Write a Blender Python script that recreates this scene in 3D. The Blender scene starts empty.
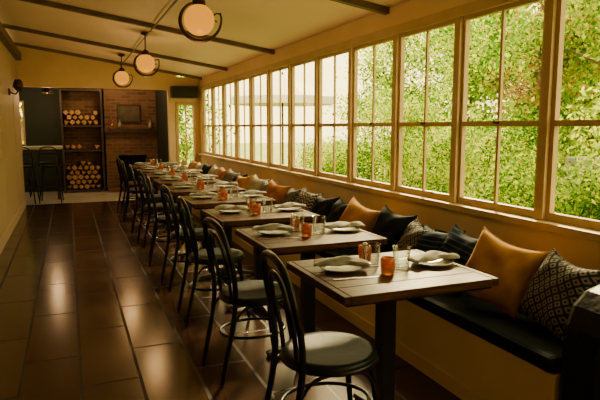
import bpy, math, random
import numpy as np
from mathutils import Vector, Matrix, Euler
random.seed(7); rng=np.random.default_rng(7)
S=bpy.context.scene
COL=S.collection

# ------------------------------------------------------------------ materials
def mat(name,c=(.5,.5,.5),rough=.5,metal=0,c2=None,scale=5,bump=0,stretch=(1,1,1),trans=0,emis=None,es=0,spec=.5,sheen=0,coat=0,detail=5):
    m=bpy.data.materials.new(name); m.use_nodes=True
    nt=m.node_tree; N=nt.nodes; L=nt.links; b=N['Principled BSDF']
    b.inputs['Base Color'].default_value=(*c,1); b.inputs['Roughness'].default_value=rough
    b.inputs['Metallic'].default_value=metal; b.inputs['Transmission Weight'].default_value=trans
    b.inputs['Specular IOR Level'].default_value=spec
    b.inputs['Sheen Weight'].default_value=sheen; b.inputs['Coat Weight'].default_value=coat
    if emis: b.inputs['Emission Color'].default_value=(*emis,1); b.inputs['Emission Strength'].default_value=es
    tc=N.new('ShaderNodeTexCoord'); mp=N.new('ShaderNodeMapping'); mp.inputs['Scale'].default_value=stretch
    L.new(tc.outputs['Object'],mp.inputs[0])
    nz=N.new('ShaderNodeTexNoise'); nz.inputs['Scale'].default_value=scale; nz.inputs['Detail'].default_value=detail
    L.new(mp.outputs[0],nz.inputs['Vector'])
    if c2:
        r=N.new('ShaderNodeValToRGB'); r.color_ramp.elements[0].position=.35; r.color_ramp.elements[1].position=.68
        r.color_ramp.elements[0].color=(*c,1); r.color_ramp.elements[1].color=(*c2,1)
        L.new(nz.outputs['Fac'],r.inputs[0]); L.new(r.outputs[0],b.inputs['Base Color'])
    if bump:
        bp=N.new('ShaderNodeBump'); bp.inputs['Strength'].default_value=bump; bp.inputs['Distance'].default_value=.01
        L.new(nz.outputs['Fac'],bp.inputs['Height']); L.new(bp.outputs[0],b.inputs['Normal'])
    return m

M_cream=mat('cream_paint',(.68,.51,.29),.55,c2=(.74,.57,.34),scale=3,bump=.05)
M_ceil=mat('ceiling_paint',(.88,.72,.50),.6,c2=(.92,.77,.55),scale=1.5)
M_frame=mat('window_frame_paint',(.55,.42,.22),.45,c2=(.49,.36,.17),scale=6,spec=.3)
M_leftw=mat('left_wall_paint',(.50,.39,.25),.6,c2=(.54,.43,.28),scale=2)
M_beam=mat('beam_wood',(.09,.065,.04),.5,c2=(.15,.11,.07),scale=6,stretch=(1,8,8))
M_black=mat('black_lacquer',(.005,.006,.005),.3,c2=(.010,.010,.008),scale=9,spec=.25)
M_seat=mat('seat_leather',(.005,.011,.009),.36,c2=(.009,.017,.014),scale=30,bump=.1,spec=.2)
M_iron=mat('cast_iron',(.012,.011,.010),.45,metal=.3,c2=(.025,.022,.019),scale=20)
M_wood=mat('table_wood',(.030,.012,.003),.38,c2=(.085,.040,.011),scale=7,stretch=(1,9,9),bump=.15,spec=.09)
M_dwood=mat('dark_wood',(.025,.014,.008),.5,c2=(.05,.03,.016),scale=5,stretch=(6,6,1))
M_plate=mat('stoneware',(.28,.25,.19),.3,c2=(.36,.33,.25),scale=40)
M_napkin=mat('grey_linen',(.12,.125,.10),.85,c2=(.27,.26,.20),scale=18,bump=.3,sheen=.2)
M_amber=mat('amber_glass',(.55,.17,.03),.12,trans=.75,c2=(.40,.10,.02),scale=30,emis=(1,.3,.04),es=.05)
M_steel=mat('steel',(.6,.58,.52),.25,metal=1)
M_globe=mat('opal_globe',(.12,.05,.004),.4,emis=(1,.36,.015),es=1.15,spec=.1)
M_cushblk=mat('black_upholstery',(.006,.010,.009),.85,c2=(.011,.016,.014),scale=15,bump=.2,spec=.1)
M_leather=mat('dark_leather',(.006,.010,.009),.42,c2=(.010,.015,.014),scale=40,bump=.3,spec=.2)
M_must=mat('mustard_velvet',(.28,.125,.003),.85,c2=(.42,.21,.006),scale=6,sheen=.1,bump=.15,spec=.08)
M_must2=mat('rust_velvet',(.26,.085,.008),.85,c2=(.34,.14,.012),scale=6,sheen=.1,bump=.15,spec=.08)
M_gray=mat('oatmeal_cloth',(.30,.27,.18),.8,c2=(.42,.38,.27),scale=30,bump=.2,spec=.2)
M_darkwall=mat('dark_green_paint',(.008,.014,.010),.6,c2=(.012,.020,.014),scale=2)
M_bark=mat('bark',(.07,.045,.025),.9,c2=(.16,.11,.07),scale=10,stretch=(3,3,.6),bump=.6)
M_logend=mat('log_end',(.38,.21,.08),.8,c2=(.54,.32,.14),scale=25)
M_counter=mat('pale_counter',(.55,.56,.50),.3,c2=(.62,.62,.56),scale=4)
M_stonefl=mat('far_floor_stone',(.40,.37,.30),.35,c2=(.52,.49,.40),scale=3)
M_canvas=mat('canvas',(.8,.75,.62),.8,c2=(.86,.82,.7),scale=5)
M_lawn=mat('lawn_grass',(.12,.19,.02),.95,c2=(.30,.36,.06),scale=2.5,bump=.5)
M_stonew=mat('garden_stone',(.22,.21,.17),.9,c2=(.36,.34,.28),scale=6,bump=.5)
M_brass=mat('aged_bronze',(.04,.024,.014),.4,metal=.7,c2=(.075,.045,.024),scale=12)
M_art=mat('art_canvas',(.03,.04,.035),.6,c2=(.16,.10,.05),scale=3)
M_soot=mat('soot',(.008,.007,.006),.9,c2=(.02,.018,.015),scale=8)

def pattern_mat(name,kind,ca,cb,sc):
    m=bpy.data.materials.new(name); m.use_nodes=True; nt=m.node_tree;N=nt.nodes;L=nt.links;b=N['Principled BSDF']
    b.inputs['Roughness'].default_value=.9; b.inputs['Specular IOR Level'].default_value=.15
    tc=N.new('ShaderNodeTexCoord'); sp=N.new('ShaderNodeSeparateXYZ'); L.new(tc.outputs['Object'],sp.inputs[0])
    def math_(op,a,bb=None):
        n=N.new('ShaderNodeMath'); n.operation=op
        for i,v in enumerate([a,bb]):
            if v is None: continue
            if isinstance(v,(int,float)): n.inputs[i].default_value=v
            else: L.new(v,n.inputs[i])
        return n.outputs[0]
    y=math_('MULTIPLY',sp.outputs['Y'],sc); z=math_('MULTIPLY',sp.outputs['Z'],sc)
    if kind=='diamond':
        a=math_('PINGPONG',y,.5); c=math_('PINGPONG',z,.5); s=math_('ADD',a,c)
        f=math_('PINGPONG',math_('MULTIPLY',s,2.0),.5); f=math_('GREATER_THAN',f,.3)
    elif kind=='zig':
        a=math_('PINGPONG',y,.5); s=math_('ADD',a,z); f=math_('GREATER_THAN',math_('PINGPONG',math_('MULTIPLY',s,1.5),.5),.3)
    else:
        f=math_('GREATER_THAN',math_('PINGPONG',math_('MULTIPLY',z,1.3),.5),.36)
    mx=N.new('ShaderNodeMix'); mx.data_type='RGBA'; L.new(f,mx.inputs[0])
    mx.inputs[6].default_value=(*ca,1); mx.inputs[7].default_value=(*cb,1); L.new(mx.outputs[2],b.inputs['Base Color'])
    return m
M_diam=pattern_mat('diamond_weave','diamond',(.018,.022,.025),(.22,.20,.15),20)
M_zig=pattern_mat('zigzag_weave','zig',(.035,.04,.04),(.34,.31,.25),20)
M_navy=pattern_mat('navy_stripe','stripe',(.005,.013,.030),(.04,.07,.09),22)

def brick_mat(name,c1,c2,mo,sc,bw,rh,rough,ms=.02,axes='XY',bumpd=.01,off=.5,spec=.5,nstr=.45):
    m=bpy.data.materials.new(name); m.use_nodes=True; nt=m.node_tree;N=nt.nodes;L=nt.links;b=N['Principled BSDF']
    b.inputs['Specular IOR Level'].default_value=spec
    tc=N.new('ShaderNodeTexCoord'); sp=N.new('ShaderNodeSeparateXYZ'); cb=N.new('ShaderNodeCombineXYZ')
    L.new(tc.outputs['Object'],sp.inputs[0]); L.new(sp.outputs[axes[0]],cb.inputs[0]); L.new(sp.outputs[axes[1]],cb.inputs[1])
    br=N.new('ShaderNodeTexBrick'); br.offset=off; L.new(cb.outputs[0],br.inputs['Vector'])
    br.inputs['Color1'].default_value=(*c1,1);br.inputs['Color2'].default_value=(*c2,1);br.inputs['Mortar'].default_value=(*mo,1)
    br.inputs['Scale'].default_value=sc;br.inputs['Brick Width'].default_value=bw;br.inputs['Row Height'].default_value=rh;br.inputs['Mortar Size'].default_value=ms
    nz=N.new('ShaderNodeTexNoise'); nz.inputs['Scale'].default_value=2.2; nz.inputs['Detail'].default_value=3; L.new(tc.outputs['Object'],nz.inputs['Vector'])
    mx=N.new('ShaderNodeMix'); mx.data_type='RGBA'; mx.blend_type='MULTIPLY'; mx.inputs[0].default_value=nstr
    L.new(br.outputs['Color'],mx.inputs[6]); L.new(nz.outputs['Fac'],mx.inputs[7]); L.new(mx.outputs[2],b.inputs['Base Color'])
    mr=N.new('ShaderNodeMapRange'); mr.inputs[3].default_value=rough-.04; mr.inputs[4].default_value=rough+.06
    L.new(nz.outputs['Fac'],mr.inputs[0])
    ad=N.new('ShaderNodeMath'); ad.operation='MULTIPLY_ADD'; L.new(br.outputs['Fac'],ad.inputs[0]); ad.inputs[1].default_value=.4; L.new(mr.outputs[0],ad.inputs[2]); L.new(ad.outputs[0],b.inputs['Roughness'])
    bp=N.new('ShaderNodeBump'); bp.inputs['Strength'].default_value=.5; bp.inputs['Distance'].default_value=bumpd; bp.invert=True
    L.new(br.outputs['Fac'],bp.inputs['Height']); L.new(bp.outputs[0],b.inputs['Normal'])
    return m
M_floor=brick_mat('floor_tile',(.040,.019,.009),(.062,.030,.015),(.009,.005,.003),1,.9,.31,.18,.009,'YX',.003,spec=.38,nstr=.3)
M_brick=brick_mat('red_brick',(.14,.05,.025),(.27,.12,.06),(.21,.16,.10),1,.22,.075,.8,.014,'XZ',.01)

def leaf_mat(name,cols):
    m=bpy.data.materials.new(name); m.use_nodes=True; nt=m.node_tree;N=nt.nodes;L=nt.links
    N.remove(N['Principled BSDF']); out=N['Material Output']
    g=N.new('ShaderNodeNewGeometry'); r=N.new('ShaderNodeValToRGB')
    tc=N.new('ShaderNodeTexCoord'); nz=N.new('ShaderNodeTexNoise'); nz.inputs['Scale'].default_value=1.1; nz.inputs['Detail'].default_value=2
    L.new(tc.outputs['Object'],nz.inputs['Vector'])
    mr=N.new('ShaderNodeMapRange'); mr.inputs[1].default_value=.36; mr.inputs[2].default_value=.64; mr.inputs[3].default_value=-.4; mr.inputs[4].default_value=.4
    L.new(nz.outputs['Fac'],mr.inputs[0])
    ad=N.new('ShaderNodeMath'); ad.use_clamp=True; L.new(g.outputs['Random Per Island'],ad.inputs[0]); L.new(mr.outputs[0],ad.inputs[1]); L.new(ad.outputs[0],r.inputs[0])
    r.color_ramp.elements[0].color=(*cols[0],1); r.color_ramp.elements[1].color=(*cols[-1],1)
    for i,c in enumerate(cols[1:-1]):
        e=r.color_ramp.elements.new((i+1)/(len(cols)-1)); e.color=(*c,1)
    d=N.new('ShaderNodeBsdfDiffuse'); t=N.new('ShaderNodeBsdfTranslucent'); mx=N.new('ShaderNodeMixShader'); mx.inputs[0].default_value=.5
    L.new(r.outputs[0],d.inputs[0]); L.new(r.outputs[0],t.inputs[0]); L.new(d.outputs[0],mx.inputs[1]); L.new(t.outputs[0],mx.inputs[2])
    L.new(mx.outputs[0],out.inputs[0]); return m
M_leaf=leaf_mat('hedge_leaves',[(.03,.10,.004),(.14,.31,.010),(.38,.54,.015),(.72,.76,.05)])
M_leaf2=leaf_mat('tree_leaves',[(.02,.07,.005),(.12,.27,.012),(.50,.58,.04)])
M_leaf3=leaf_mat('autumn_leaves',[(.28,.12,.03),(.42,.28,.04),(.2,.32,.03)])

def thin_glass(name,tint,gl,rough):
    m=bpy.data.materials.new(name); m.use_nodes=True; nt=m.node_tree;N=nt.nodes;L=nt.links
    N.remove(N['Principled BSDF']); out=N['Material Output']
    t=N.new('ShaderNodeBsdfTransparent'); t.inputs[0].default_value=(*tint,1)
    g=N.new('ShaderNodeBsdfGlossy'); g.inputs['Roughness'].default_value=rough
    mx=N.new('ShaderNodeMixShader'); L.new(t.outputs[0],mx.inputs[1]); L.new(g.outputs[0],mx.inputs[2]); L.new(mx.outputs[0],out.inputs[0])
    if gl>.05:
        lw=N.new('ShaderNodeLayerWeight'); lw.inputs[0].default_value=gl; L.new(lw.outputs['Facing'],mx.inputs[0])
    else: mx.inputs[0].default_value=gl
    return m
M_pane=thin_glass('window_pane',(.98,.98,.95),.006,.05)
M_glass=thin_glass('clear_glass',(.93,.95,.92),.28,.04)

# ------------------------------------------------------------------ mesh builder
def cr(pts,n=6,closed=False):
    P=[Vector(p) for p in pts]; out=[]; m=len(P)
    rngi=range(m if closed else m-1)
    for i in rngi:
        if closed: p0,p1,p2,p3=P[i-1],P[i],P[(i+1)%m],P[(i+2)%m]
        else: p0=P[max(i-1,0)];p1=P[i];p2=P[i+1];p3=P[min(i+2,m-1)]
        for k in range(n):
            t=k/n; out.append(.5*((2*p1)+(p2-p0)*t+(2*p0-5*p1+4*p2-p3)*t*t+(3*p1-p0-3*p2+p3)*t**3))
    if not closed: out.append(P[-1])
    return out
class MB:
    def __init__(s): s.v=[];s.f=[];s.m=[];s.sm=[];s.mats=[]
    def mi(s,m):
        if m not in s.mats: s.mats.append(m)
        return s.mats.index(m)
    def add(s,vs,fs,m,smooth=False,T=None):
        o=len(s.v); k=s.mi(m)
        for v in vs:
            v=Vector(v); s.v.append(tuple(T@v if T else v))
        for f in fs: s.f.append(tuple(i+o for i in f)); s.m.append(k); s.sm.append(smooth)
    def box(s,x0,x1,y0,y1,z0,z1,m,T=None):
        vs=[(x,y,z) for x in (x0,x1) for y in (y0,y1) for z in (z0,z1)]
        s.add(vs,[(0,1,3,2),(4,6,7,5),(0,4,5,1),(2,3,7,6),(0,2,6,4),(1,5,7,3)],m,False,T)
    def tube(s,pts,r,m,n=8,closed=False,T=None,sy=1):
        P=[Vector(p) for p in pts]; c=len(P); R=r if isinstance(r,(list,tuple)) else [r]*c
        up=None; vs=[]
        for i in range(c):
            if closed: t=(P[(i+1)%c]-P[i-1])
            else: t=P[min(i+1,c-1)]-P[max(i-1,0)]
            t.normalize()
            if up is None:
                up=Vector((0,0,1)) if abs(t.z)<.9 else Vector((1,0,0))
            a=(up-t*up.dot(t)).normalized(); b=t.cross(a); up=a
            for k in range(n):
                an=2*math.pi*k/n; vs.append(P[i]+(a*math.cos(an)+b*math.sin(an)*sy)*R[i])
        fs=[]
        for i in range(c if closed else c-1):
            j=(i+1)%c
            for k in range(n):
                l=(k+1)%n; fs.append((i*n+k,i*n+l,j*n+l,j*n+k))
        if not closed: fs.append(tuple(range(n))[::-1]); fs.append(tuple((c-1)*n+k for k in range(n)))
        s.add(vs,fs,m,True,T)
    def lathe(s,prof,m,n=24,c=(0,0,0),T=None,smooth=True):
        vs=[];fs=[];q=len(prof)
        for (r,z) in prof:
            for k in range(n):
                a=2*math.pi*k/n; vs.append((c[0]+r*math.cos(a),c[1]+r*math.sin(a),c[2]+z))
        for i in range(q-1):
            for k in range(n):
                l=(k+1)%n; fs.append((i*n+k,i*n+l,(i+1)*n+l,(i+1)*n+k))
        s.add(vs,fs,m,smooth,T)
    def obj(s,name,loc=(0,0,0),rot=(0,0,0),bevel=0,parent=None):
        me=bpy.data.meshes.new(name); me.from_pydata(s.v,[],s.f); 
        for m in s.mats: me.materials.append(m)
        me.polygons.foreach_set('material_index',s.m); me.polygons.foreach_set('use_smooth',s.sm); me.update()
        o=bpy.data.objects.new(name,me); COL.objects.link(o); o.location=loc; o.rotation_euler=rot
        if bevel:
            b=o.modifiers.new('bevel','BEVEL'); b.width=bevel; b.segments=2; b.limit_method='ANGLE'; b.angle_limit=math.radians(50)
        if parent: o.parent=parent
        return o
def dup(o,name,loc,rot=(0,0,0),scale=None):
    n=o.copy(); n.name=name; n.location=loc; n.rotation_euler=rot
    if scale: n.scale=scale
    COL.objects.link(n); return n
def simple_box(name,x0,x1,y0,y1,z0,z1,m,bevel=0):
    cx,cy,cz=(x0+x1)/2,(y0+y1)/2,(z0+z1)/2
    b=MB(); b.box(x0-cx,x1-cx,y0-cy,y1-cy,z0-cz,z1-cz,m); return b.obj(name,(cx,cy,cz),bevel=bevel)

# ------------------------------------------------------------------ room shell
XL,XW=-.78,2.40; YB=-1.6; YE=11.10
SILL,WTOP=.87,2.12; WT=.06
def ceilz(x): return 2.34+(XW-x)*.15
b=MB(); b.box(XL-.12,XW+WT,YB-.12,YE+.15,-.1,0,M_floor); b.obj('floor')
b=MB(); b.box(-2.3,1.97,YE+.15,13.6,-.1,0,M_stonefl); b.obj('floor_far_room')
b=MB(); xa,xb=XL-.12,XW+.2
vs=[(x,y,ceilz(x)+dz) for x in (xa,xb) for y in (YB-.12,YE+.15) for dz in (0,.12)]
b.add(vs,[(0,1,3,2),(4,6,7,5),(0,4,5,1),(2,3,7,6),(0,2,6,4),(1,5,7,3)],M_ceil); b.obj('ceiling')
b=MB()
b.box(XW,XW+WT,YB,YE+.15,0,SILL-.02,M_cream); b.box(XW,XW+WT,YB,YE+.15,WTOP,2.335,M_cream)
b.box(XW,XW+WT,10.88,YE+.15,SILL-.02,WTOP,M_cream); b.obj('wall_right')
b=MB(); b.box(XW-.06,XW+WT+.03,YB,YE,SILL-.02,SILL+.02,M_frame); b.obj('trim_1',bevel=.005)
b=MB(); b.box(XW-.02,XW,YB,YE,WTOP-.01,WTOP+.06,M_frame); b.obj('trim_2',bevel=.004)
posts=[2.37+.77*k for k in range(-5,12)]
b=MB()
for y in posts: b.box(XW-.012,XW+WT,y-.03,y+.03,SILL+.02,WTOP,M_frame)
b.obj('trim_3',bevel=.004)
def window_mesh():
    w=.71; h=WTOP-SILL-.02; b=MB(); x0,x1=.012,.045
    b.box(x0,x1,0,.028,0,h,M_frame); b.box(x0,x1,w-.028,w,0,h,M_frame)
    b.box(x0,x1,.028,w-.028,0,.045,M_frame); b.box(x0,x1,.028,w-.028,h-.035,h,M_frame)
    mz=.53; b.box(x0-.004,x1,.028,w-.028,mz-.016,mz+.016,M_frame)
    b.box(x0+.008,x1-.008,w/2-.010,w/2+.010,.045,mz-.016,M_frame); b.box(x0+.008,x1-.008,w/2-.010,w/2+.010,mz+.016,h-.035,M_frame)
    b.add([(.03,.028,.045),(.03,w-.028,.045),(.03,w-.028,h-.035),(.03,.028,h-.035)],[(0,1,2,3)],M_pane)
    b.box(x0-.016,x0-.004,w/2-.02,w/2+.02,mz+.0,mz+.015,M_brass)
    return b
w0=None
for i,y in enumerate(posts[:-1]):
    loc=(XW,y+.03,SILL+.02)
    if w0 is None: w0=window_mesh().obj('window_1',loc)
    else: dup(w0,'window_%d'%(i+1),loc)
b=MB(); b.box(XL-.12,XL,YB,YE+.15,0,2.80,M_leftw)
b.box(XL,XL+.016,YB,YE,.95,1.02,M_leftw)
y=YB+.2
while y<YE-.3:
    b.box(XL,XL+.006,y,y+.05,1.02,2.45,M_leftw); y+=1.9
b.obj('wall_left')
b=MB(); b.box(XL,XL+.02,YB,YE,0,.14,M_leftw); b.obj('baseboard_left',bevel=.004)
b=MB(); b.box(XL,XL+.09,YB,YE,2.54,2.66,M_beam); b.obj('trim_4',bevel=.006)
simple_box('wall_back',XL-.12,XW+WT,YB-.12,YB,0,2.80,M_cream)
b=MB()
b.box(XL,1.80,YE,YE+.15,2.10,2.80,M_cream)
b.box(1.80,1.97,YE,YE+.15,0,2.42,M_cream); b.box(2.29,XW,YE,YE+.15,0,2.34,M_cream)
b.box(1.97,2.29,YE,YE+.15,0,.55,M_cream); b.box(1.97,2.29,YE,YE+.15,1.84,2.35,M_cream)
b.obj('wall_far')
b=MB(); 
b.box(1.93,1.985,YE-.02,YE+.10,.50,1.88,M_frame); b.box(2.275,2.33,YE-.02,YE+.10,.50,1.88,M_frame)
b.box(1.985,2.275,YE-.02,YE+.10,.50,.56,M_frame); b.box(1.985,2.275,YE-.02,YE+.10,1.82,1.88,M_frame)
b.box(2.12,2.14,YE+.02,YE+.07,.56,1.82,M_frame)
b.add([(1.98,YE+.05,.56),(2.28,YE+.05,.56),(2.28,YE+.05,1.82),(1.98,YE+.05,1.82)],[(0,1,2,3)],M_pane)
b.obj('window_17',bevel=.003)
b=MB(); b.box(-2.3,-1.25,13.45,13.6,0,2.7,M_darkwall); b.box(-.85,1.97,13.45,13.6,0,2.7,M_darkwall)
b.box(-1.25,-.85,13.45,13.6,0,1.0,M_darkwall); b.box(-1.25,-.85,13.45,13.6,1.95,2.7,M_darkwall); b.obj('wall_far_room_back')
simple_box('wall_far_room_right',1.85,1.97,YE+.15,13.45,0,2.7,M_darkwall)
b=MB(); b.box(-2.42,-2.3,YE,13.6,0,.9,M_darkwall); b.box(-2.42,-2.3,YE,13.6,2.2,2.7,M_darkwall); b.box(-2.42,-2.3,YE,11.5,.9,2.2,M_darkwall); b.box(-2.42,-2.3,12.4,13.6,.9,2.2,M_darkwall); b.obj('wall_far_room_left')
b=MB()
for y in (11.5,11.93,12.34): b.box(-2.4,-2.33,y,y+.06,.9,2.2,M_frame)
for z in (.9,1.5,2.15): b.box(-2.39,-2.34,11.56,12.34,z,z+.05,M_frame)
b.obj('window_19')
simple_box('wall_far_room_front',-2.3,XL-.12,YE,YE+.15,0,2.7,M_darkwall)
simple_box('ceiling_far_room',-2.42,1.97,YE+.15,13.6,2.7,2.8,M_darkwall)
b=MB()
b.box(-1.25,-1.21,13.44,13.52,1.0,1.95,M_frame); b.box(-.89,-.85,13.44,13.52,1.0,1.95,M_frame)
b.box(-1.21,-.89,13.44,13.52,1.0,1.04,M_frame); b.box(-1.21,-.89,13.44,13.52,1.91,1.95,M_frame)
b.box(-1.21,-.89,13.46,13.5,1.46,1.49,M_frame); b.add([(-1.21,13.49,1.04),(-.89,13.49,1.04),(-.89,13.49,1.91),(-1.21,13.49,1.91)],[(0,1,2,3)],M_pane)
b.obj('window_18')
for y in (-.9,1.6,4.05,6.75,9.0,10.85):
    b=MB(); x0,x1=XL+.0,XW
    vs=[(x,yy,ceilz(x)+dz) for x in (x0,x1) for yy in (y-.03,y+.03) for dz in (-.05,.0)]
    b.add(vs,[(0,1,3,2),(4,6,7,5),(0,4,5,1),(2,3,7,6),(0,2,6,4),(1,5,7,3)],M_beam); b.obj('ceiling_beam')
b=MB(); b.tube([(.93,0.5,ceilz(.93)-.065),(.93,10.9,ceilz(.93)-.065)],.010,M_brass); b.obj('ceiling_conduit')

# ------------------------------------------------------------------ globe lamps
def globe_lamp():
    b=MB()
    r=.112
    b.lathe([(.001,-r)]+[(r*math.cos(a),r*math.sin(a)) for a in np.linspace(-1.45,1.25,16)]+[(.035,r*.97)],M_globe,28)
    b.lathe([(.001,.17),(.02,.165),(.045,.14),(.05,.115),(.042,.10),(.001,.10)],M_brass,20)
    pts=[]; rad=[]
    for t in np.linspace(0,1,30):
        a=math.radians(105+ t*275); rr=.128+.035*t
        pts.append((rr*math.cos(a),0,rr*math.sin(a))); rad.append(.007+.008*math.sin(math.pi*min(1,t*1.05)))
    b.tube(pts,rad,M_brass,10)
    b.tube([(.163+.03*math.cos(a)-.03*(1-0),0,.02+.03*math.sin(a)) for a in np.linspace(-.6,4.6,14)],.006,M_brass,8)
    b.tube(cr([(-.03,0,.128),(-.01,0,.16),(0,0,.2),(0,0,.34)],5),.008,M_brass,8)
    b.lathe([(.001,.38),(.05,.375),(.055,.355),(.03,.34),(.001,.335)],M_brass,20)
    return b
gl=None
for (x,y,z) in ((.93,4.25,2.18),(.93,7.35,2.18),(.85,9.75,2.19)):
    if gl is None: gl=globe_lamp().obj('globe_pendant_lamp',(x,y,z),(0,0,math.radians(-12)))
    else: dup(gl,'globe_pendant_lamp',(x,y,z),(0,0,math.radians(-12)))
    L=bpy.data.lights.new('globe_light','POINT'); L.energy=12; L.color=(1,.55,.20); L.shadow_soft_size=.11
    o=bpy.data.objects.new('globe_light',L); COL.objects.link(o); o.location=(x,y,z-.42)
b=MB(); b.lathe([(.001,0),(.05,.0),(.05,.02),(.001,.03)],M_brass,16,T=Matrix.Rotation(math.radians(90),4,'Y'))
b.tube(cr([(.02,0,0),(.09,0,-.03),(.13,0,.03)],6),.01,M_brass); b.lathe([(.03,.0),(.07,.05),(.06,.12),(.04,.16)],M_brass,16,(.13,0,.02))
b.obj('wall_sconce',(XL+.012,9.2,1.9))

# ------------------------------------------------------------------ dining table
def table_mesh():
    b=MB(); W,D=.75,.63
    n=5; g=.003; bw=(D-g*(n-1))/n
    for i in range(n):
        y=-D/2+i*(bw+g); b.box(-W/2+.03,W/2-.03,y,y+bw,.715,.75,M_wood)
    b.box(-W/2,-W/2+.028,-D/2,D/2,.715,.75,M_wood); b.box(W/2-.028,W/2,-D/2,D/2,.715,.75,M_wood)
    b.box(-W/2+.02,W/2-.02,-D/2+.02,D/2-.02,.700,.7145,M_black)
    b.box(-.17,.17,-.17,.17,.685,.70,M_iron)
    b.box(-.036,.036,-.036,.036,.05,.69,M_black)
    b.lathe([(.001,.1),(.06,.095),(.075,.05),(.075,.03),(.001,.03)],M_iron,20)
    for k in range(4):
        T=Matrix.Rotation(math.pi/2*k,4,'Z')
        vs=[(.03,-.035,.03),(.03,.035,.03),(.03,-.03,.075),(.03,.03,.075),(.27,-.028,.012),(.27,.028,.012),(.27,-.022,.032),(.27,.022,.032)]
        b.add(vs,[(0,1,3,2),(4,6,7,5),(0,4,5,1),(2,3,7,6),(0,2,6,4),(1,5,7,3)],M_iron,False,T)
        b.lathe([(.001,0),(.022,0),(.022,.012),(.001,.014)],M_iron,12,(.25,0,0),T)
    return b
# ------------------------------------------------------------------ bentwood chair (faces +X)
def chair_mesh():
    b=MB()
    b.lathe([(.001,.455),(.10,.457),(.17,.466),(.192,.468),(.200,.462),(.203,.45),(.200,.435),(.19,.428),(.001,.428)],M_seat,32)
    ring=[(.198*math.cos(a),.198*math.sin(a),.438) for a in np.linspace(0,2*math.pi,32,endpoint=False)]
    b.tube(ring,.013,M_black,8,True)
    half=[(-.265,-.165,0),(-.235,-.168,.15),(-.20,-.172,.32),(-.185,-.178,.46),(-.195,-.195,.60),(-.222,-.192,.74),(-.245,-.14,.85),(-.255,-.06,.885)]
    full=half+[(-.257,0,.89)]+[(x,-y,z) for x,y,z in reversed(half)]
    p=cr(full,5); R=[.0145]*len(p); R[0]=R[-1]=.011
    b.tube(p,R,M_black,10)
    h2=[(-.175,-.085,.45),(-.19,-.098,.58),(-.212,-.11,.68),(-.232,-.085,.77),(-.242,-.035,.81)]
    f2=h2+[(-.244,0,.815)]+[(x,-y,z) for x,y,z in reversed(h2)]
    b.tube(cr(f2,5),.0105,M_black,8)
    for s in (-1,1):
        p=cr([(.135,s*.125,.44),(.15,s*.14,.30),(.175,s*.160,.12),(.195,s*.172,0)],4)
        b.tube(p,[.016-.005*i/(len(p)-1) for i in range(len(p))],M_black,10)
        b.tube(cr([(-.192,s*.172,.34),(-.13,s*.175,.415),(0,s*.178,.43),(.10,s*.165,.40),(.152,s*.142,.30)],4),.008,M_black,8)
    rg=[(-.015+.172*math.cos(a)*1.12,.155*math.sin(a),.235) for a in np.linspace(0,2*math.pi,36,endpoint=False)]
    b.tube(rg,.009,M_black,8,True)
    return b
def plate_mesh():
    b=MB(); b.lathe([(.001,0),(.055,0),(.06,.004),(.092,.012),(.1,.017),(.1,.02),(.09,.016),(.06,.008),(.001,.007)],M_plate,32); return b
def napkin_mesh(seed):
    r=random.Random(seed); b=MB(); nu,nv=26,20; vs=[]; ph=r.uniform(0,6)
    for i in range(nu):
        u=i/(nu-1); x=(u-.5)*.25; pin=1-.45*math.exp(-((u-.62)/.12)**2)
        e=max(.02,math.sin(math.pi*min(max(u*.96+.02,0),1)))**.25
        for k in range(nv):
            a=2*math.pi*k/nv; w=.05*pin*(.7+.3*e)*(1+.1*math.sin(7*u*3+k+ph)); h=.025*(1.25-.25*pin)*(1+.28*math.sin(3*a+9*u+ph))*e
            z=h*math.sin(a); z=z if z>0 else z*.3
            vs.append((x,w*math.cos(a)+.012*math.sin(5*u+ph),.012+z))
    fs=[(i*nv+k,i*nv+(k+1)%nv,(i+1)*nv+(k+1)%nv,(i+1)*nv+k) for i in range(nu-1) for k in range(nv)]
    fs+= [tuple(range(nv))[::-1],tuple((nu-1)*nv+k for k in range(nv))]
    b.add(vs,fs,M_napkin,True); return b
def glass_mesh():
    b=MB(); b.lathe([(.001,0),(.034,0),(.036,.005),(.042,.104),(.0415,.106),(.0405,.104),(.0345,.012),(.001,.010)],M_glass,28); return b
def amber_mesh():
    b=MB(); b.lathe([(.001,0),(.025,0),(.030,.006),(.033,.062),(.030,.076),(.028,.076),(.029,.060),(.026,.012),(.001,.011)],M_amber,24)
    b.lathe([(.001,.03),(.018,.03),(.019,.012),(.001,.012)],M_canvas,16); return b
def knife_mesh():
    b=MB(); b.box(-.11,0,-.006,.006,0,.004,M_steel); b.box(0,.10,-.009,.008,0.001,.0025,M_steel); return b
def fork_mesh():
    b=MB(); b.box(-.10,.03,-.004,.004,0,.003,M_steel); b.box(.03,.05,-.011,.011,.001,.003,M_steel)
    for k in (-1,0,1): b.box(.05,.09,k*.0085-.0022,k*.0085+.0022,.001,.003,M_steel)
    return b
protos={}
TX=1.33; Y0=2.20; PITCH=.95; NT=9
def place(key,name,fn,loc,rot=(0,0,0),bevel=0):
    if key not in protos: protos[key]=fn().obj(name,loc,rot,bevel); return protos[key]
    return dup(protos[key],name,loc,rot)
rr=random.Random(3)
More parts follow.
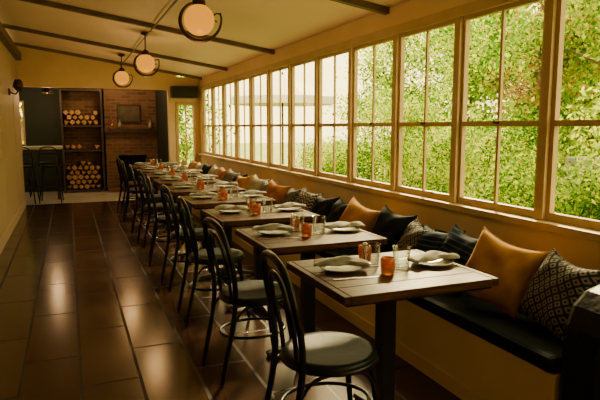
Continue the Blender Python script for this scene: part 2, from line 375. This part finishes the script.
for i in range(NT):
    y=Y0+PITCH*i; jx=rr.uniform(-.01,.015)
    place('t','dining_table',table_mesh,(TX+jx,y,0),(0,0,rr.uniform(-.01,.01)),.003)
    place('c','dining_chair',chair_mesh,(TX-.345+rr.uniform(-.03,.02) if i else .985,y-.07+rr.uniform(-.03,.03) if i else 2.09,0),(0,0,rr.uniform(-.12,.12) if i else -.05))
    z=.7505; x=TX+jx
    place('p','dinner_plate',plate_mesh,(x-.2,y+.07,z)); place('p','dinner_plate',plate_mesh,(x+.25,y+.0,z))
    a1=rr.uniform(-.3,.1)
    place('n%d'%(i%3),'cloth_napkin',lambda:napkin_mesh(i),(x-.2,y+.07,z+.0175),(0,0,-.25+a1)); place('n%d'%((i+1)%3),'cloth_napkin',lambda:napkin_mesh(i+20),(x+.25,y+.0,z+.0175),(0,0,-.1-a1))
    place('a','candle_holder',amber_mesh,(x-.04,y-.075,z)); place('a','candle_holder',amber_mesh,(x-.01,y+.19,z))
    place('g','water_glass',glass_mesh,(x+.065,y-.02,z))
    place('g','water_glass',glass_mesh,(x-.03,y+.09,z))
    if i<4:
        place('k','table_knife',knife_mesh,(x-.2,y-.09,z),(0,0,-.1)); place('f','table_fork',fork_mesh,(x+.24,y+.15,z),(0,0,3.2))

# ------------------------------------------------------------------ banquette
b=MB(); BX=1.83; y0,y1=1.68,10.95
b.box(BX,XW-.005,y0,y1,0,.37,M_cream)
b.box(BX-.015,BX,y0,y1,0,.09,M_cream)
b.box(XW-.08,XW-.005,y0,y1,.37,.68,M_cushblk)
bench=b.obj('banquette_bench',bevel=.005)
b=MB(); n=7; L=(y1-y0)/n
for i in range(n):
    b.box(BX-.02,XW-.085,y0+i*L+.004,y0+(i+1)*L-.004,.372,.445,M_cushblk)
c=b.obj('seat_pads',bevel=.022,parent=bench)
b=MB()
for i in range(n): b.box(XW-.14,XW-.07,y0+i*L+.004,y0+(i+1)*L-.004,.447,.70,M_cushblk)
c=b.obj('back_pads',bevel=.025,parent=bench)
b=MB(); prof=[(1.83,0),(1.83,.50),(1.84,.60),(1.875,.68),(1.94,.735),(2.02,.755),(2.20,.76),(2.38,.76),(2.38,0)]
n=len(prof)
vs=[(x,yy,z) for yy in (1.46,1.665) for x,z in prof]
b.add(vs,[tuple(range(n)),tuple(range(2*n-1,n-1,-1))]+[(i,i+n,(i+1)%n+n,(i+1)%n) for i in range(n)],M_leather)
b.obj('banquette_arm',bevel=.03)

# ------------------------------------------------------------------ throw pillows
def pillow_mesh(m,w=.44,h=.44,t=.15,seed=0):
    r=random.Random(seed); b=MB(); n=18; vs=[]; fs=[]
    p1,p2=r.uniform(0,6),r.uniform(0,6)
    for side in (1,-1):
        for i in range(n+1):
            for j in range(n+1):
                u=-1+2*i/n; v=-1+2*j/n
                uu=math.sin(u*math.pi/2); vv=math.sin(v*math.pi/2)
                e=((1-uu**4)*(1-vv**4)); th=max(e,0)**.5
                pin=1-.08*(1-vv*vv) ; pin2=1-.08*(1-uu*uu)
                wr=1+.13*math.sin(6*uu+p1)*math.sin(5*vv+p2)
                sag=-.025*(1-uu*uu)*(vv>0)*vv
                vs.append((side*t/2*th*wr,uu*w/2*pin,vv*h/2*pin2+sag))
        o=(0 if side==1 else (n+1)**2)
        for i in range(n):
            for j in range(n):
                a=o+i*(n+1)+j; q=(a,a+n+1,a+n+2,a+1); fs.append(q if side==1 else q[::-1])
    b.add(vs,fs,m,True)
    edge=[]; 
    for k in range(n): edge.append(vs[k*(n+1)])
    for k in range(n): edge.append(vs[n*(n+1)+k])
    for k in range(n): edge.append(vs[(n-k)*(n+1)+n])
    for k in range(n): edge.append(vs[n-k])
    b.tube(edge,.005,m,6,True)
    return b
plist=[ (1.93,M_diam,.36,-8,4),(2.28,M_must,.37,26,14),(2.68,M_navy,.36,-4,4),(2.90,M_navy,.34,8,-3),(3.14,M_diam,.33,-10,5),(3.46,M_cushblk,.38,6,4),
 (3.86,M_must,.36,20,14),(4.28,M_cushblk,.36,-6,0),(4.62,M_cushblk,.35,4,-4),(5.02,M_zig,.36,8,5),(5.38,M_diam,.34,-5,-6),(5.80,M_must2,.36,18,8),(6.2,M_zig,.36,5,0),(6.6,M_gray,.36,12,6),
 (7.0,M_must,.35,16,-6),(7.4,M_cushblk,.36,0,0),(7.8,M_zig,.35,14,8),(8.25,M_must2,.36,10,4),(8.8,M_gray,.36,5,5),(9.3,M_cushblk,.36,12,5),(9.9,M_gray,.36,8,0),(10.4,M_must,.36,10,4)]
for k,(y,m,sz,yaw,roll) in enumerate(plist):
    pm=pillow_mesh(m,sz,sz,.14,k); lean=math.radians(28)
    ra=math.radians(abs(roll))
    zc=.447+sz/2*(math.cos(ra)+math.sin(ra))*math.cos(lean)*.98+.015
    pm.obj('throw_pillow',(2.10-(.05 if abs(yaw)>15 else 0),y,zc),(math.radians(roll),lean,math.radians(yaw)))

# ------------------------------------------------------------------ far room
b=MB(); FX0,FX1=.74,1.845
b.box(FX0,1.0,13.05,13.44,0,1.28,M_brick); b.box(1.60,FX1,13.05,13.44,0,1.28,M_brick)
b.box(1.0,1.60,13.05,13.44,.78,1.28,M_brick); b.box(FX0,FX1,13.10,13.44,1.28,2.69,M_brick)
b.box(1.0,1.6,13.36,13.44,0,.78,M_soot); b.box(FX0,FX1,12.75,13.05,0,.06,M_brick)
b.box(FX0-.02,FX1,12.95,13.12,1.28,1.37,M_dwood)
b.obj('brick_fireplace')
b=MB()
for k in range(4): b.tube([(1.12+.1*k,13.12,.05),(1.1+.11*k,13.33,.05)],.045,M_logend,10)
b.tube([(1.08,13.2,.14),(1.5,13.25,.14)],.045,M_logend,10); b.obj('hearth_logs')
b=MB(); b.box(-.25,.25,-.03,0,-.0,.03,M_dwood); b.box(-.25,.25,-.03,0,.36,.39,M_dwood)
b.box(-.25,-.22,-.03,0,.03,.36,M_dwood); b.box(.22,.25,-.03,0,.03,.36,M_dwood); b.box(-.22,.22,-.015,-.001,.03,.36,M_art); b.obj('framed_painting',(1.25,13.098,1.5))
for x in (.9,1.05,1.7):
    b=MB(); b.lathe([(.001,0),(.035,0),(.04,.06),(.03,.11),(.014,.14),(.014,.2),(.018,.2)],M_amber if x<1 else M_plate,16); b.obj('mantel_vase',(x,13.03,1.372))
b=MB(); rx0,rx1=-.14,.70; ry0,ry1=13.0,13.44
for x in (rx0,rx1-.04): b.box(x,x+.04,ry0,ry1,0,2.2,M_dwood)
for z in (0.02,.88,1.40,2.16): b.box(rx0+.04,rx1-.04,ry0,ry1,z,z+.04,M_dwood)
b.box(rx0+.04,rx1-.04,ry1-.02,ry1-.005,.06,2.16,M_brick); b.obj('firewood_rack')
def logs(name,zb,rows,cols,seed):
    r=random.Random(seed); b=MB(); sp=.118
    for j in range(rows):
        for i in range(cols-(j%2)):
            if j==rows-1 and r.random()<.35: continue
            rad=.056+r.uniform(-.014,.0); x=rx0+.04+.07+i*sp+(j%2)*sp/2; z=zb+.058+j*sp*.86
            yy=ry0+.01+r.uniform(0,.09); ns=r.choice([3,4,5,9]); ph=r.uniform(0,3)
            rad2=rad*(1.12 if ns<9 else 1)
            p=[(x+rad2*math.cos(a+ph),z+rad2*math.sin(a+ph)) for a in np.linspace(0,2*math.pi,ns,endpoint=False)]
            vs=[(q[0],yy,q[1]) for q in p]+[(q[0],yy+.32,q[1]) for q in p]
            b.add(vs,[(k,k+ns,(k+1)%ns+ns,(k+1)%ns) for k in range(ns)],M_bark,ns>5)
            b.add(vs,[tuple(range(ns)),tuple(range(2*ns-1,ns-1,-1))],M_logend)
    b.obj(name)
logs('firewood_stack',.065,6,6,1); logs('firewood_stack',1.445,3,6,2); logs('firewood_stack',.925,1,6,5)
b=MB(); b.box(-1.6,-.12,11.75,12.35,.98,1.03,M_counter); b.box(-1.55,-.17,11.8,12.3,.93,.98,M_dwood)
for x in (-1.5,-.25):
    for y in (11.85,12.2): b.box(x,x+.06,y,y+.06,0,.93,M_dwood)
b.box(-1.5,-.2,12.0,12.05,.2,.24,M_iron); b.obj('bar_table',bevel=.004)
def stool():
    b=MB(); b.lathe([(.001,.70),(.16,.70),(.18,.69),(.18,.665),(.16,.655),(.001,.655)],M_seat,24)
    for sx in (-1,1):
        for sy in (-1,1): b.tube([(sx*.12,sy*.12,.66),(sx*.19,sy*.19,0)],[.014,.012],M_black,8)
    b.tube([(.165*math.cos(a)*1.28,.165*math.sin(a)*1.28,.25) for a in np.linspace(0,2*math.pi,24,endpoint=False)],.009,M_black,8,True)
    b.tube(cr([(-.16,-.12,.67),(-.17,-.16,.85),(-.13,-.19,1.0),(0,-.20,1.04),(.13,-.19,1.0),(.17,-.16,.85),(.16,-.12,.67)],5),.012,M_black,8)
    b.tube(cr([(-.155,-.175,.9),(0,-.195,.92),(.155,-.175,.9)],4),.01,M_black,8)
    return b
for x in (-.35,-.78,-1.25): place('s','bar_stool',stool,(x,11.52,0),(0,0,random.uniform(-.2,.2)))
for x in (-.4,-.95): place('s','bar_stool',stool,(x,12.62,0),(0,0,math.pi))
b=MB(); b.tube([(0,0,.62),(0,0,.12)],.004,M_brass,6); b.lathe([(.02,.14),(.035,.12),(.09,.02),(.11,-.02),(.106,-.02),(.085,.02),(.03,.11)],M_brass,20); b.lathe([(.001,-.03),(.03,-.01),(.03,.04),(.001,.06)],M_globe,14); b.obj('small_pendant_lamp',(-.35,12.3,2.08))
for (x,y,z,e) in ((-.35,12.3,1.98,16),(.9,12.2,2.5,40)):  # first is the small pendant's light, second is added to brighten the brick
    L=bpy.data.lights.new('far_room_light','POINT'); L.energy=e; L.color=(1,.58,.25); L.shadow_soft_size=.08
    o=bpy.data.objects.new('far_room_light',L); COL.objects.link(o); o.location=(x,y,z)
b=MB(); b.lathe([(.001,.0),(.07,.0),(.08,.05),(.001,.06)],M_brass,20); b.lathe([(.001,-.012),(.05,-.01),(.06,0)],M_globe,20); b.obj('added_brick_spotlight',(.9,12.2,2.64))  # made-up fixture for the light added to brighten the brick
b=MB(); b.box(1.84,2.34,YE-.16,YE-.001,1.95,2.17,M_darkwall)
for k in range(5): b.box(1.87,2.31,YE-.168,YE-.16,1.975+k*.035,1.985+k*.035,M_black)
b.obj('wall_air_conditioner',bevel=.01)

# ------------------------------------------------------------------ outdoors
b=MB(); b.box(XW+.13,40,-25,50,-.2,-.05,M_lawn); b.obj('lawn')
def leaves(name,C,size,m,parent=None,aspect=.4,droop=.3):
    C=C[C[:,2]>.02]; C=C[~((C[:,0]<2.75)&(C[:,1]<13.9))]
    N=len(C); u=rng.normal(size=(N,3)); u[:,2]-=droop; u/=np.linalg.norm(u,axis=1)[:,None]
    w=rng.normal(size=(N,3)); v=np.cross(u,w); v/=np.linalg.norm(v,axis=1)[:,None]
    s=size*rng.uniform(.6,1.3,size=(N,1)); u*=s/2; v*=s/2*aspect
    V=np.stack([C-u,C+v-u*.1,C+u,C-v-u*.1],1).reshape(-1,3).astype(np.float32)
    me=bpy.data.meshes.new(name); me.vertices.add(4*N); me.vertices.foreach_set('co',V.ravel())
    me.loops.add(4*N); me.loops.foreach_set('vertex_index',np.arange(4*N,dtype=np.int32))
    me.polygons.add(N); me.polygons.foreach_set('loop_start',np.arange(0,4*N,4,dtype=np.int32))
    me.polygons.foreach_set('loop_total',np.full(N,4,dtype=np.int32)); me.update(calc_edges=True); me.validate()
    me.materials.append(m); o=bpy.data.objects.new(name,me); COL.objects.link(o)
    if parent: o.parent=parent
    return o
def empty(name,loc=(0,0,0)):
    e=bpy.data.objects.new(name,None); COL.objects.link(e); e.location=loc; return e
def blobs(cs,sp,N):
    cs=np.array(cs); idx=rng.integers(0,len(cs),N); return cs[idx]+rng.normal(size=(N,3))*np.array(sp)
for k in range(6):
    yy=.6+k*1.9
    e=empty('garden_shrub',(0,0,0))
    cs=[(rng.uniform(4.2,5.6),yy+rng.uniform(-1.1,1.1),rng.uniform(.2,1.4+.5*math.sin(k*2.1))) for _ in range(24)]
    leaves('leaves',blobs(cs,(.16,.16,.14),12000),.06,M_leaf,e,.42)
    b=MB()
    for c_ in cs[:14]: b.tube([(c_[0]*.5+2.4,yy+(c_[1]-yy)*.5,-.05),(c_[0],c_[1],c_[2])],[.014,.006],M_bark,5)
    b.obj('stems',parent=e)
def tree(name,x,y,h,spread,m,N,size,tr=.1,nb=22):
    e=empty(name); b=MB()
    tp=cr([(x,y,-.05),(x+.1,y-.1,h*.3),(x-.1,y+.15,h*.6),(x,y,h*.85)],4); b.tube(tp,[tr*(1-.7*i/(len(tp)-1)) for i in range(len(tp))],M_bark,9)
    cs=[]
    for k in range(nb):
        a=rng.uniform(0,6.28); zz=h*rng.uniform(.12,1.0); rad=spread*rng.uniform(.3,1)*(1.1-.5*zz/h)
        c_=(x+rad*math.cos(a),y+rad*math.sin(a),zz); cs.append(c_)
        b.tube([(x,y,max(.3,zz*.75)),((x+c_[0])/2,(y+c_[1])/2,zz*.9),c_],[tr*.35,tr*.2,tr*.08],M_bark,5)
    b.obj('trunk',parent=e); leaves('leaves',blobs(cs,(.36,.36,.26),N),size,m,e,.5)
for k in range(7):
    tree('garden_tree',8.5+rng.uniform(-.6,1.2),-1.5+k*2.7+rng.uniform(-.5,.5),rng.uniform(4.4,5.8)-.2*k,1.8,M_leaf2 if k%2 else M_leaf,12000,.11,nb=24)
tree('autumn_tree',7.8,7.7,4.2,.9,M_leaf3,3600,.09)
for k in range(8):
    tree('background_tree',15+rng.uniform(-1,2.5),-5+k*3.8,rng.uniform(6.5,8.5)-.2*k,3.0,M_leaf2,9000,.24,.2,nb=28)
tree('garden_tree',3.2,17.5,3.0,1.2,M_leaf,4200,.14); tree('garden_tree',-1.2,17,3.6,1.6,M_leaf2,4200,.16)
rs=random.Random(4); b=MB()
for j in range(4):
    y=-2.0
    while y<5.5:
        w=rs.uniform(.35,.6); b.box(6.1+rs.uniform(-.02,.02),6.45,y,y+w-.02,-.049+j*.27,-.049+j*.27+.25,M_stonew); y+=w
b.obj('garden_stone_border',bevel=.02)
b=MB(); b.tube([(0,0,0),(0,0,2.75)],.025,M_dwood,10); n=8; R=1.3
vs=[(0,0,2.7)]+[(R*math.cos(2*math.pi*k/n),R*math.sin(2*math.pi*k/n),2.15) for k in range(n)]+[(R*math.cos(2*math.pi*k/n),R*math.sin(2*math.pi*k/n),1.98) for k in range(n)]
b.add(vs,[(0,1+k,1+(k+1)%n) for k in range(n)]+[(1+k,9+k,9+(k+1)%n,1+(k+1)%n) for k in range(n)],M_canvas)
b.lathe([(.001,.08),(.1,.07),(.28,.02),(.28,0),(.001,0)],M_iron,16)
b.obj('patio_umbrella',(4.8,12.9,-.05))

# ------------------------------------------------------------------ light
d=Vector((.50,.66,.50)).normalized()
L=bpy.data.lights.new('sun','SUN'); L.energy=18; L.color=(1,.76,.36); L.angle=.14
o=bpy.data.objects.new('sun',L); COL.objects.link(o); o.rotation_euler=d.to_track_quat('Z','Y').to_euler(); o.location=(12,8,10)
w=bpy.data.worlds.new('sky'); S.world=w; w.use_nodes=True; nt=w.node_tree; bg=nt.nodes['Background']
tc=nt.nodes.new('ShaderNodeTexCoord'); sp=nt.nodes.new('ShaderNodeSeparateXYZ'); r=nt.nodes.new('ShaderNodeValToRGB')
nt.links.new(tc.outputs['Generated'],sp.inputs[0]); nt.links.new(sp.outputs['Z'],r.inputs[0])
r.color_ramp.elements[0].color=(1,.78,.28,1); r.color_ramp.elements[1].color=(1,.80,.42,1); r.color_ramp.elements[1].position=.7
nt.links.new(r.outputs[0],bg.inputs[0]); bg.inputs[1].default_value=6.8

# ------------------------------------------------------------------ camera
cam=bpy.data.cameras.new('camera'); cam.lens=33.9; cam.sensor_width=36; cam.clip_start=.05
co=bpy.data.objects.new('camera',cam); COL.objects.link(co); co.location=(0,0,1.40)
yaw,p=math.radians(22.15),math.radians(7.36)
F=Vector((math.sin(yaw)*math.cos(p),math.cos(yaw)*math.cos(p),-math.sin(p)))
co.rotation_euler=F.to_track_quat('-Z','Y').to_euler(); S.camera=co
